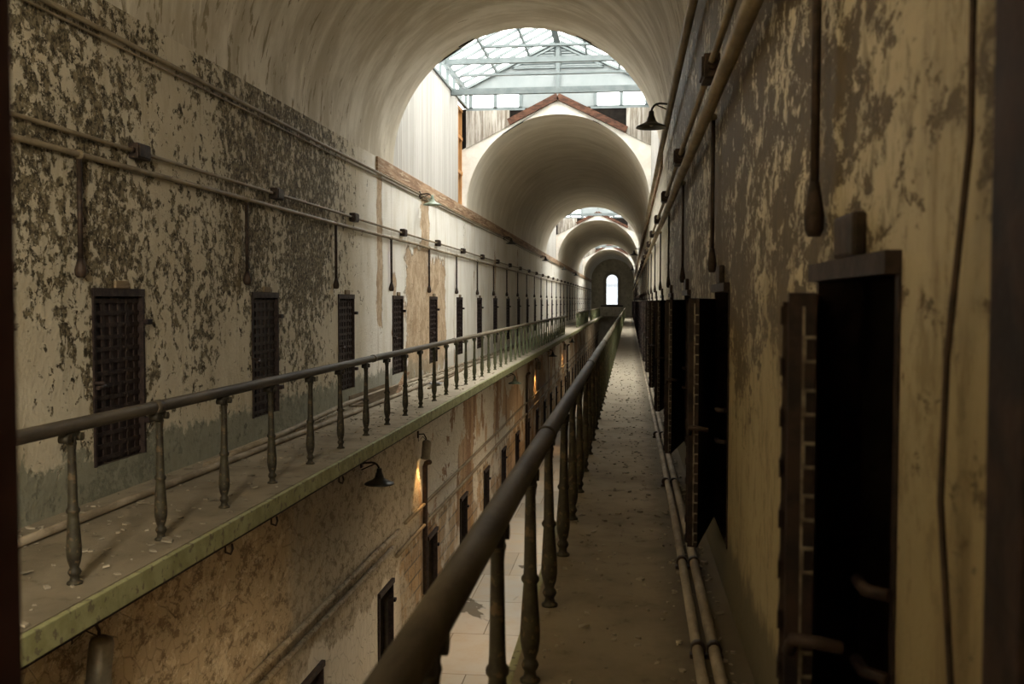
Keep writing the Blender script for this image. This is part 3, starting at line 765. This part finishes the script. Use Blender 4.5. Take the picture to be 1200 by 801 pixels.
# ground floor doors: open dark cells behind a thin frame with leaf set deep
def low_door():
    t = thing('ground_cell_door', '', 'door', (0, 0, 0), 0, 'ground floor cell doorways under the left gallery')
    bm = NB(); bx(bm, -0.05, 0, 0, 0.03, 0.04, 1.5); bx(bm, -0.05, DW - 0.04, 0, 0.03, DW, 1.5); bx(bm, -0.05, 0, 1.46, 0.05, DW, 1.53)
    obj('door_frame', bm, M_STRAP, t)
    bm = NB(); bx(bm, -0.20, 0.04, 0.01, -0.14, DW - 0.04, 1.46); obj('leaf', bm, M_DARK, t)
    for z in (0.3, 1.15):
        bm = NB(); bx(bm, 0.0, DW - 0.02, z, 0.06, DW + 0.08, z + 0.05, 0.008); obj('hinge', bm, M_IRON, t)
    return t
gd = low_door()
for k, y in enumerate(B_DOORS):
    lab = f'low dark cell doorway in the ground floor left wall, {nth(k + 1)} from the near end'
    if k == 0: gd.location = (-3.65, y, 0); gd['label'] = lab
    else: dup(gd, (-3.65, y, 0), None, lab)

# ------------------------------------------------------------------ railings
RH = 0.955
prof = [(0.046, 0), (0.046, 0.012), (0.030, 0.022), (0.026, 0.045), (0.036, 0.060), (0.040, 0.072), (0.034, 0.088), (0.026, 0.100),
        (0.036, 0.130), (0.044, 0.175), (0.045, 0.215), (0.040, 0.30), (0.033, 0.40), (0.031, 0.425), (0.040, 0.437), (0.041, 0.452), (0.031, 0.466),
        (0.029, 0.50), (0.0235, 0.80), (0.027, 0.835), (0.031, 0.85), (0.027, 0.865), (0.030, 0.89)]
bm = NB(); lathe(bm, prof, 12)
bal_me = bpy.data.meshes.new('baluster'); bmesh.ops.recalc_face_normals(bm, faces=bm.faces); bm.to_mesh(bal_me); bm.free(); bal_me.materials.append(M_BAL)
bm = NB(); bx(bm, -0.022, -0.065, 0.872, 0.022, 0.065, 0.915, 0.006)
for s in (-1, 1): tube(bm, [(-0.032, s * 0.068, 0.883), (0.032, s * 0.068, 0.883)], 0.026, 12)
cap_me = bpy.data.meshes.new('bracket'); bmesh.ops.recalc_face_normals(bm, faces=bm.faces); bm.to_mesh(cap_me); bm.free(); cap_me.materials.append(M_BAL)
def railing(label, X, y0, y1, first, rh=RH, step=1.115, sag=0.0, rr=0.043):
    t = thing('railing', label, 'railing', (X, y0, ZW))
    bm = NB()
    n = max(2, int((y1 - y0) / 1.5)); pts = []
    rnd = random.Random(int(y0 * 7 + X * 3))
    for k in range(n + 1):
        y = (y1 - y0) * k / n
        pts.append((sag * math.sin(y * 0.7) * 0.6, y, rh + sag * math.sin(y * 0.45 + 1) * 0.5))
    if y1 < 60: pts += [(0, y1 - y0 + 0.05, rh - 0.03), (0, y1 - y0 + 0.08, rh - 0.1)]
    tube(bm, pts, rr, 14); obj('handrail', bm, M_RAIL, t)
    # sleeve couplings of the handrail
    bm = NB()
    for y in range(4, int(y1 - y0), 6): tube(bm, [(0, y, rh), (0, y + 0.10, rh)], rr + 0.006, 14)
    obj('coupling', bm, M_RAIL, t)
    k = 0
    y = first
    while y < y1 - 0.1:
        b = bpy.data.objects.new('baluster', bal_me); C.collection.objects.link(b); b.parent = t
        b.location = (0, y - y0, 0); b.rotation_euler = (rnd.uniform(-.008, .008), rnd.uniform(-.012, .012), rnd.uniform(0, 1))
        b.scale = (1, 1, (rh - 0.06) / 0.895)
        c = bpy.data.objects.new('bracket', cap_me); C.collection.objects.link(c); c.parent = b
        c.rotation_euler = (0, 0, -b.rotation_euler.z)
        y += step; k += 1
    return t
railing('long iron railing of the left gallery with turned balusters', -3.30, 2.6, 52.5, 3.35)
railing('short iron railing section of the left gallery beyond the first gap', -3.38, 65.0, 84.0, 65.1)
railing('last iron railing section of the left gallery by the end window', -3.36, 88.0, 117.0, 88.1)
railing('long dark iron railing of the right gallery with turned balusters', -0.43, 1.2, 84.0, 2.15, rh=0.99, rr=0.047)
railing('farthest iron railing section of the right gallery', -0.43, 88.0, 117.0, 88.1, rh=0.99, rr=0.047)

# ------------------------------------------------------------------ conduits, boxes
def run(nm, label, X, z, y0, y1, r, m, wob=0.01, cat='conduit', step=3.0):
    rnd = random.Random(int(abs(X * 100) + z * 37)); bm = NB(); n = int((y1 - y0) / step)
    pts = [(X + rnd.uniform(-wob, wob) * 0.3, y0 + (y1 - y0) * k / n, z + rnd.uniform(-wob, wob)) for k in range(n + 1)]
    tube(bm, pts, r, 8); o = obj(nm, bm, m)
    return tag(o, label, cat)
run('conduit', 'upper conduit just below the timber beam on the left wall', XL + 0.05, 8.13, 2.2, YEND, 0.024, M_PIPE)
run('conduit', 'thin wire pipe under the uppermost left conduit', XL + 0.03, 8.07, 2.2, YEND, 0.012, M_PIPE)
run('conduit', 'conduit strung with junction boxes along the left wall', XL + 0.05, 7.20, 2.2, YEND, 0.020, M_PIPE)
run('conduit', 'lower conduit on the left wall feeding the vertical drop pipes', XL + 0.05, 7.03, 2.2, YEND, 0.026, M_PIPE, 0.012)
run('conduit', 'upper conduit along the top of the right wall', XR - 0.10, 8.13, 1.3, YEND, 0.04, M_PIPE)
run('conduit', 'conduit strung with junction boxes along the right wall', XR - 0.10, 7.22, 1.3, YEND, 0.022, M_PIPE, 0.02)
run('conduit', 'thick pipe on the right wall feeding the vertical drop pipes', XR - 0.085, 7.03, 1.3, YEND, 0.042, M_PIPE, 0.012)
run('conduit', 'upper rusty pipe along the ground floor left wall', -3.60, 2.23, 15.8, YEND, 0.030, M_PIPE, 0.015)
run('conduit', 'lower rusty pipe along the ground floor left wall', -3.60, 1.85, 15.2, YEND, 0.034, M_PIPE, 0.015)
run('conduit', 'upper dark pipe on the near part of the ground floor left wall', -3.61, 2.20, 2.2, 15.4, 0.034, M_WB, 0.01)
run('conduit', 'lower dark pipe on the near part of the ground floor left wall', -3.61, 2.02, 2.2, 15.0, 0.034, M_WB, 0.01)
def jbox():
    t = thing('junction_box', '', 'junction box', (0, 0, 0), 0, 'junction boxes on the left conduit')
    bm = NB(); bx(bm, -0.045, -0.12, -0.07, 0.05, 0.12, 0.07, 0.008); obj('box_body', bm, M_BOX, t)
    bm = NB(); bx(bm, 0.05, -0.10, -0.055, 0.062, 0.10, 0.055, 0.004); obj('cover', bm, M_BOX, t)
    for s in (-1, 1):
        bm = NB(); tube(bm, [(0, s * 0.12, 0), (0, s * 0.17, 0)], 0.03, 8); obj('socket', bm, M_BOX, t)
    return t
jb = jbox()
for k in range(31):
    y = 8.72 + k * 3.585
    lab = f'small dark junction box on the left wall conduit, {nth(k + 1)} from the near end'
    if k == 0: jb.location = (XL + 0.05, y, 7.20); jb['label'] = lab
    else: dup(jb, (XL + 0.05, y, 7.20), None, lab)
for k in range(32):
    o = dup(jb, (XR - 0.10, 2.4 + k * 3.6, 7.20), PI, f'small dark junction box on the right wall conduit, {nth(k + 1)} from the near end')
    o['group'] = 'junction boxes on the right conduit'
def drop(S=1.0):
    t = thing('drop_pipe', '', 'pipe', (0, 0, 0), 0, 'vertical drop pipes on the left wall')
    bm = NB(); tube(bm, [(0, 0, 0), (0, 0, -0.94)], 0.022 * S, 8); obj('pipe', bm, M_BOX, t)
    bm = NB(); lathe(bm, [(0.024 * S, -0.84), (0.034 * S, -0.88), (0.05 * S, -0.94), (0.046 * S, -0.98), (0.03 * S, -1.0)], 10); obj('flared_end', bm, M_BOX, t)
    bm = NB(); bmesh.ops.create_uvsphere(bm, u_segments=8, v_segments=6, radius=0.042 * S); obj('elbow', bm, M_PIPE, t)
    return t
dp = drop()
for k in range(31):
    y = 7.715 + k * 3.59
    lab = f'dark vertical drop pipe on the left wall, {nth(k + 1)} from the near end'
    if k == 0: dp.location = (XL + 0.045, y, 7.03); dp['label'] = lab
    else: dup(dp, (XL + 0.045, y, 7.03), None, lab)
dpr = drop(0.6)
for k in range(32):
    o = dpr if k == 0 else dup(dpr, (XR - 0.035, 3.0 + k * 3.6, 7.03), None, f'dark vertical drop pipe on the right wall, {nth(k + 1)} from the near end')
    if k == 0: o.location = (XR - 0.035, 3.0, 7.03); o['label'] = 'dark vertical drop pipe on the right wall, first from the near end'
    o['group'] = 'vertical drop pipes on the right wall'

# floor pipes
def fpipe(label, pts, r, m=M_PIPEW):
    bm = NB(); tube(bm, pts, r, 10); return tag(obj('floor_pipe', bm, m), label, 'pipe')
fpipe('outer dusty pipe lying on the left gallery floor', [(-4.18, 2.2, ZW + .035), (-4.14, 8.9, ZW + .035), (-4.08, 14.6, ZW + .035), (-4.10, 30, ZW + .035), (-4.12, 52, ZW + .035)], 0.034)
fpipe('inner dusty pipe rising beside the left gallery wall', [(-4.25, 9.6, ZW + .035), (-4.28, 12, ZW + .05), (-4.33, 15, ZW + .12), (-4.36, 19, ZW + .10), (-4.3, 30, ZW + .04), (-4.3, 52, ZW + .04)], 0.034)
fpipe('outer pipe along the foot of the right wall', [(0.30, 1.3, ZW + .045), (0.33, 4.3, ZW + .045), (0.345, 6.1, ZW + .045), (0.36, 8, ZW + .045), (0.37, 20, ZW + .045), (0.37, 60, ZW + .045)], 0.026)
fpipe('inner pipe along the foot of the right wall', [(0.40, 1.3, ZW + .045), (0.41, 4.3, ZW + .045), (0.42, 6.1, ZW + .045), (0.43, 8, ZW + .045), (0.44, 20, ZW + .045), (0.44, 60, ZW + .045)], 0.028)
pc = None
for k, y in enumerate((4.75, 6.35, 9.2, 12.5)):
    lab = f'dark clamp over the twin floor pipes on the right gallery, {nth(k + 1)} from the near end'
    if pc is None:
        bm = NB(); bx(bm, 0.305, 0, 0.0, 0.46, 0.05, 0.02)
        for x in (0.345, 0.42): tube(bm, [(x, 0.0, 0.045), (x, 0.05, 0.045)], 0.036, 10)
        pc = tag(obj('pipe_clamp', bm, M_BOX), lab, 'clamp', 'clamps on the right floor pipes'); pc.location = (-0.005, y, ZW)
    else:
        o = pc.copy(); C.collection.objects.link(o); o.location = (0.0, y, ZW); o['label'] = lab

# vertical pipes on the lower wall
def vpipe(label, y, z0, z1, r=0.045):
    bm = NB(); tube(bm, [(-3.59, y, z0), (-3.59, y, z1 - 0.1), (-3.56, y - 0.03, z1 - 0.03), (-3.48, y - 0.12, z1)], r, 8)
    tag(obj('riser_pipe', bm, M_BOX), label, 'pipe', 'riser pipes on the ground floor left wall')
vpipe('dark riser pipe on the lower left wall below the nearest zinc spotlight', 17.35, 0.6, 3.0)
vpipe('dark riser pipe on the lower left wall in the second bay of rust', 35.2, 0.4, 3.3)
vpipe('farthest dark riser pipe on the lower left wall', 58.8, 0.4, 3.3)

# ------------------------------------------------------------------ lamps
def gooseneck(m, ml, label, group, loc, rz, arm=0.25, drop_=0.10, S=1.0):
    """arm leaves the wall along local +x, shade hangs at its end"""
    t = thing('gooseneck_lamp', label, 'wall lamp', loc, rz, group)
    bm = NB(); bx(bm, 0, -0.04, -0.06, 0.025, 0.04, 0.06, 0.005); obj('wall_bracket', bm, m, t)
    pts = [(0.02, 0, 0), (arm * 0.6, 0, 0.015)] + [(arm * 0.6 + (arm * 0.4) * math.sin(a * PI / 8), 0, 0.015 - (arm * 0.4) * (1 - math.cos(a * PI / 8))) for a in range(1, 5)] + [(arm, 0, -drop_ - 0.02)]
    bm = NB(); tube(bm, pts, 0.014, 8); obj('arm', bm, m, t)
    bm = NB(); tube(bm, [(0.01, 0, -0.09), (arm * 0.75, 0, -0.005)], 0.009, 6); obj('brace', bm, m, t)
    z = -drop_
    bm = NB()
    lathe(bm, [(0.026 * S, z), (0.034 * S, z - 0.01), (0.036 * S, z - 0.05 * S), (0.055 * S, z - 0.10 * S), (0.062 * S, z - 0.125 * S), (0.09 * S, z - 0.15 * S), (0.14 * S, z - 0.172 * S), (0.19 * S, z - 0.195 * S),
               (0.197 * S, z - 0.21 * S), (0.192 * S, z - 0.215 * S), (0.14 * S, z - 0.19 * S), (0.08 * S, z - 0.165 * S), (0.03 * S, z - 0.13 * S)], 24, (arm, 0, 0))
    obj('shade', bm, ml, t)
    bm = NB(); bmesh.ops.create_uvsphere(bm, u_segments=12, v_segments=8, radius=0.032 * S, matrix=Matrix.Translation((arm, 0, z - 0.165 * S)))
    obj('bulb', bm, M_FRAME, t)
    return t
gooseneck(M_LAMP, M_LAMP, 'dark enamel gooseneck lamp jutting from the right wall near the first skylight', 'lamps on the right wall', (XR - 0.03, 13.0, 8.36), PI, 0.27, 0.08)
gooseneck(M_LAMP, M_LAMP, 'small dark gooseneck lamp on the right wall beyond the second vault', 'lamps on the right wall', (XR - 0.03, 46.0, 8.25), PI, 0.32, 0.08)
gooseneck(M_LAMP, M_LAMP, 'distant dark gooseneck lamp on the right wall past the middle skylight', 'lamps on the right wall', (XR - 0.03, 68.0, 8.25), PI, 0.32, 0.08)
for k, y in enumerate((21.0, 35.4, 50.2, 64.6, 79.0)):
    gooseneck(M_BOX, M_TEAL if k == 0 else M_LAMP, f'gooseneck lamp below the timber beam on the left wall, {nth(k + 1)} from the near end', 'lamps on the upper left wall', (XL + 0.05, y, 8.12), 0, 0.28, 0.02, 1.0)
for k, y in enumerate((13.25, 29.6, 44.6, 60.0)):
    gooseneck(M_BOX, M_LAMP if k != 1 else M_TEAL, f'gooseneck lamp hanging under the left gallery edge, {nth(k + 1)} from the near end', 'lamps under the left gallery', (-3.64, y, 3.62 if k == 0 else 3.66), 0, 0.26, 0.06, 1.05)
# warm canister spotlights under the left gallery
def canister(y, label, z=3.45, power=26, rot=0.0, glow=True, X=-3.50, s=1):
    t = thing('canister_spotlight', label, 'spotlight', (X, y, z), 0, 'zinc canister spotlights')
    T = Matrix.Rotation(R(6) if s > 0 else R(40), 3, 'Y') @ Matrix.Rotation(rot, 3, 'X')
    bm = NB(); lathe(bm, [(0.03, 0.21), (0.07, 0.19), (0.08, 0.16), (0.08, -0.10), (0.087, -0.10), (0.087, -0.125), (0.07, -0.125), (0.068, -0.02)], 16, mat=T); obj('housing', bm, M_CAN, t)
    bm = NB(); lathe(bm, [(0.060, -0.09), (0.060, -0.080)], 16, mat=T); obj('bulb', bm, M_GLOW, t)
    bm = NB(); tube(bm, [(-0.14 * s, 0, 0.30), (-0.04 * s, 0, 0.31), (0.0, 0, 0.24), (0, 0, 0.20)], 0.012, 8); bx(bm, -0.14 * s - 0.01, -0.04, 0.24, -0.14 * s + 0.01, 0.04, 0.36); obj('yoke', bm, M_BOX, t)
    bm = NB(); tube(bm, [(0, 0, 0.20), (-0.03, -0.12, 0.28), (-0.10, -0.16, 0.20), (-0.12, -0.10, 0.34)], 0.006, 6); obj('cable', bm, M_BOX, t)
    l = bpy.data.lights.new('lamp_light', 'SPOT'); l.energy = power; l.color = (1.0, 0.55, 0.20); l.spot_size = R(75); l.spot_blend = 0.6; l.shadow_soft_size = 0.05
    o = bpy.data.objects.new('lamp_light', l); C.collection.objects.link(o); o.parent = t
    o.location = (0, 0, -0.14); o.rotation_euler = (0, R(7) if s > 0 else R(48), 0)
    if s < 0: l.spot_size = R(120); l.spot_blend = 1.0; l.color = (1.0, 0.72, 0.42)
    return t
canister(6.2, 'dull zinc canister spotlight under the left gallery, nearest the camera', 3.40, 45)
canister(17.0, 'dull zinc canister spotlight beside the dark riser pipe on the lower left wall', 3.22, 26, 0.12)
canister(38.9, 'third zinc canister spotlight under the left gallery', 3.3, 50)
canister(55.0, 'farthest zinc canister spotlight under the left gallery', 3.3, 70)
for k, y in enumerate((8.0, 15.5, 24.0, 33.0)):  # unseen spotlights added to brighten the lower level
    canister(y, f'added unseen zinc canister spotlight under the right gallery, {nth(k + 1)} from the near end', 3.3, 110, 0, X=-0.18, s=-1)

# ------------------------------------------------------------------ hooks under the edge
hk = None
for k, y in enumerate((7.35, 8.35, 10.4)):
    lab = f'small rusty hook under the green edge of the left gallery, {nth(k + 1)} from the near end'
    if hk is None:
        bm = NB(); tube(bm, [(0, 0, 0), (0, 0.0, -0.06), (0.03, 0.03, -0.08), (0.03, 0.07, -0.05), (0.02, 0.08, -0.01)], 0.009, 6)
        hk = tag(obj('hook', bm, M_BOX), lab, 'hook', 'hooks under the left gallery'); hk.location = (-3.10, y, ZW - 0.19)
    else:
        o = hk.copy(); C.collection.objects.link(o); o.location = (-3.10, y, ZW - 0.19); o['label'] = lab

# ------------------------------------------------------------------ debris
def chips(name, label, n, xr, yr, z, smin, smax, seed, dens=None):
    rnd = random.Random(seed); bm = NB()
    for _ in range(n):
        y = yr[0] + (yr[1] - yr[0]) * rnd.random() ** 1.4
        x = rnd.uniform(*xr) if dens is None else xr[0] + (xr[1] - xr[0]) * dens(rnd.random())
        s = rnd.uniform(smin, smax) * (1 if rnd.random() < 0.85 else 2.0); k = rnd.randint(4, 6); a0 = rnd.random() * 6
        ti = rnd.uniform(-0.25, 0.25); h = rnd.uniform(0.003, 0.012)
        pts = [(s * rnd.uniform(.5, 1) * math.cos(a0 + 2 * PI * q / k), s * rnd.uniform(.5, 1) * math.sin(a0 + 2 * PI * q / k)) for q in range(k)]
        b = [bm.verts.new((x + p[0], y + p[1], z + abs(ti) * s + p[0] * ti)) for p in pts]
        t = [bm.verts.new((x + p[0] * .9, y + p[1] * .9, z + abs(ti) * s + p[0] * ti + h)) for p in pts]
        bm.faces.new(list(reversed(b))); bm.faces.new(t)
        for q in range(k): bm.faces.new((b[q], b[(q + 1) % k], t[(q + 1) % k], t[q]))
    o = obj(name, bm, M_CHIP); tag(o, label, 'debris', kind='stuff')
chips('plaster_debris', 'fallen plaster flakes scattered on the left gallery floor', 1500, (-4.45, -3.12), (3, 45), ZW, 0.008, 0.035, 3, lambda r: r ** 1.5)
chips('plaster_debris', 'fallen plaster flakes scattered on the right gallery floor', 1300, (-0.45, 0.51), (1.6, 32), ZW, 0.006, 0.022, 5, lambda r: 1 - r ** 2)
chips('rubble', 'small rubble lying along the foot of the ground floor left wall', 500, (-3.55, -3.25), (8, 60), 0.0, 0.02, 0.07, 8)
# loose boards, trough and scraps on the left gallery
t = thing('plank_trough', 'old open plank trough lying against the left gallery wall', 'trough', (-4.36, 15.6, ZW + 0.0))
bm = NB(); bx(bm, -0.10, 0, 0.0, 0.14, 2.5, 0.02); obj('bottom_board', bm, M_WOOD, t)
for x in (-0.12, 0.14):
    bm = NB(); bx(bm, x, 0, 0, x + 0.02, 2.5, 0.17); obj('side_board', bm, M_WOOD, t)
bm = NB(); bar(bm, (0.17, 2.1, 0.02), (0.22, 2.75, 0.36), 0.1, 0.03); tag(obj('loose_board', bm, M_BEAM), 'short broken board leaning at the end of the plank trough', 'board').location = (-4.36, 15.6, ZW)
bm = NB(); bx(bm, -3.95, 18.9, ZW + .004, -3.90, 24.0, ZW + 0.03); bmesh.ops.rotate(bm, verts=bm.verts, cent=(-3.92, 21, ZW), matrix=Matrix.Rotation(0.04, 3, 'Z'))
tag(obj('loose_board', bm, M_WOOD), 'long thin batten lying along the left gallery floor', 'board')
bm = NB()
rnd = random.Random(11)
g = [[bm.verts.new((-4.0 + i * 0.06 + rnd.uniform(-.01, .01), 19.6 + j * 0.09, ZW + 0.012 + rnd.uniform(0, 0.07))) for j in range(6)] for i in range(5)]
for i in range(4):
    for j in range(5): bm.faces.new((g[i][j], g[i + 1][j], g[i + 1][j + 1], g[i][j + 1]))
bmesh.ops.solidify(bm, geom=bm.faces[:], thickness=0.006)
tag(obj('crumpled_paper', bm, simple('white_scrap', (0.72, 0.72, 0.72), (0.4, 0.4, 0.42), 8)), 'crumpled pale scrap on the left gallery floor past the trough', 'scrap')

# ------------------------------------------------------------------ doorway around the viewer
bm = NB(); bx(bm, -0.95, 0.95, 0.0, -0.685, 1.05, 9.4, 0.004)
tag(obj('doorway_post', bm, M_JAMB), 'dark blurred upright post closing the left side of the view', 'post')
bm = NB(); bx(bm, 0.458, 1.22, ZW, XR - 0.002, 1.34, ZS, 0.004)
tag(obj('doorway_post', bm, M_IRON), 'dark blurred post against the right wall nearest the camera', 'post')
bm = NB(); tube(bm, [(0.535, 1.70, 8.4), (0.535, 1.66, 6.6), (0.535, 1.66, 6.1), (0.53, 1.74, 5.75), (0.53, 1.76, 5.5), (0.54, 1.72, 5.2), (0.54, 1.72, 4.6)], 0.006, 8)
tag(obj('hanging_cable', bm, M_BOX), 'black cable hanging down the near right wall', 'cable')
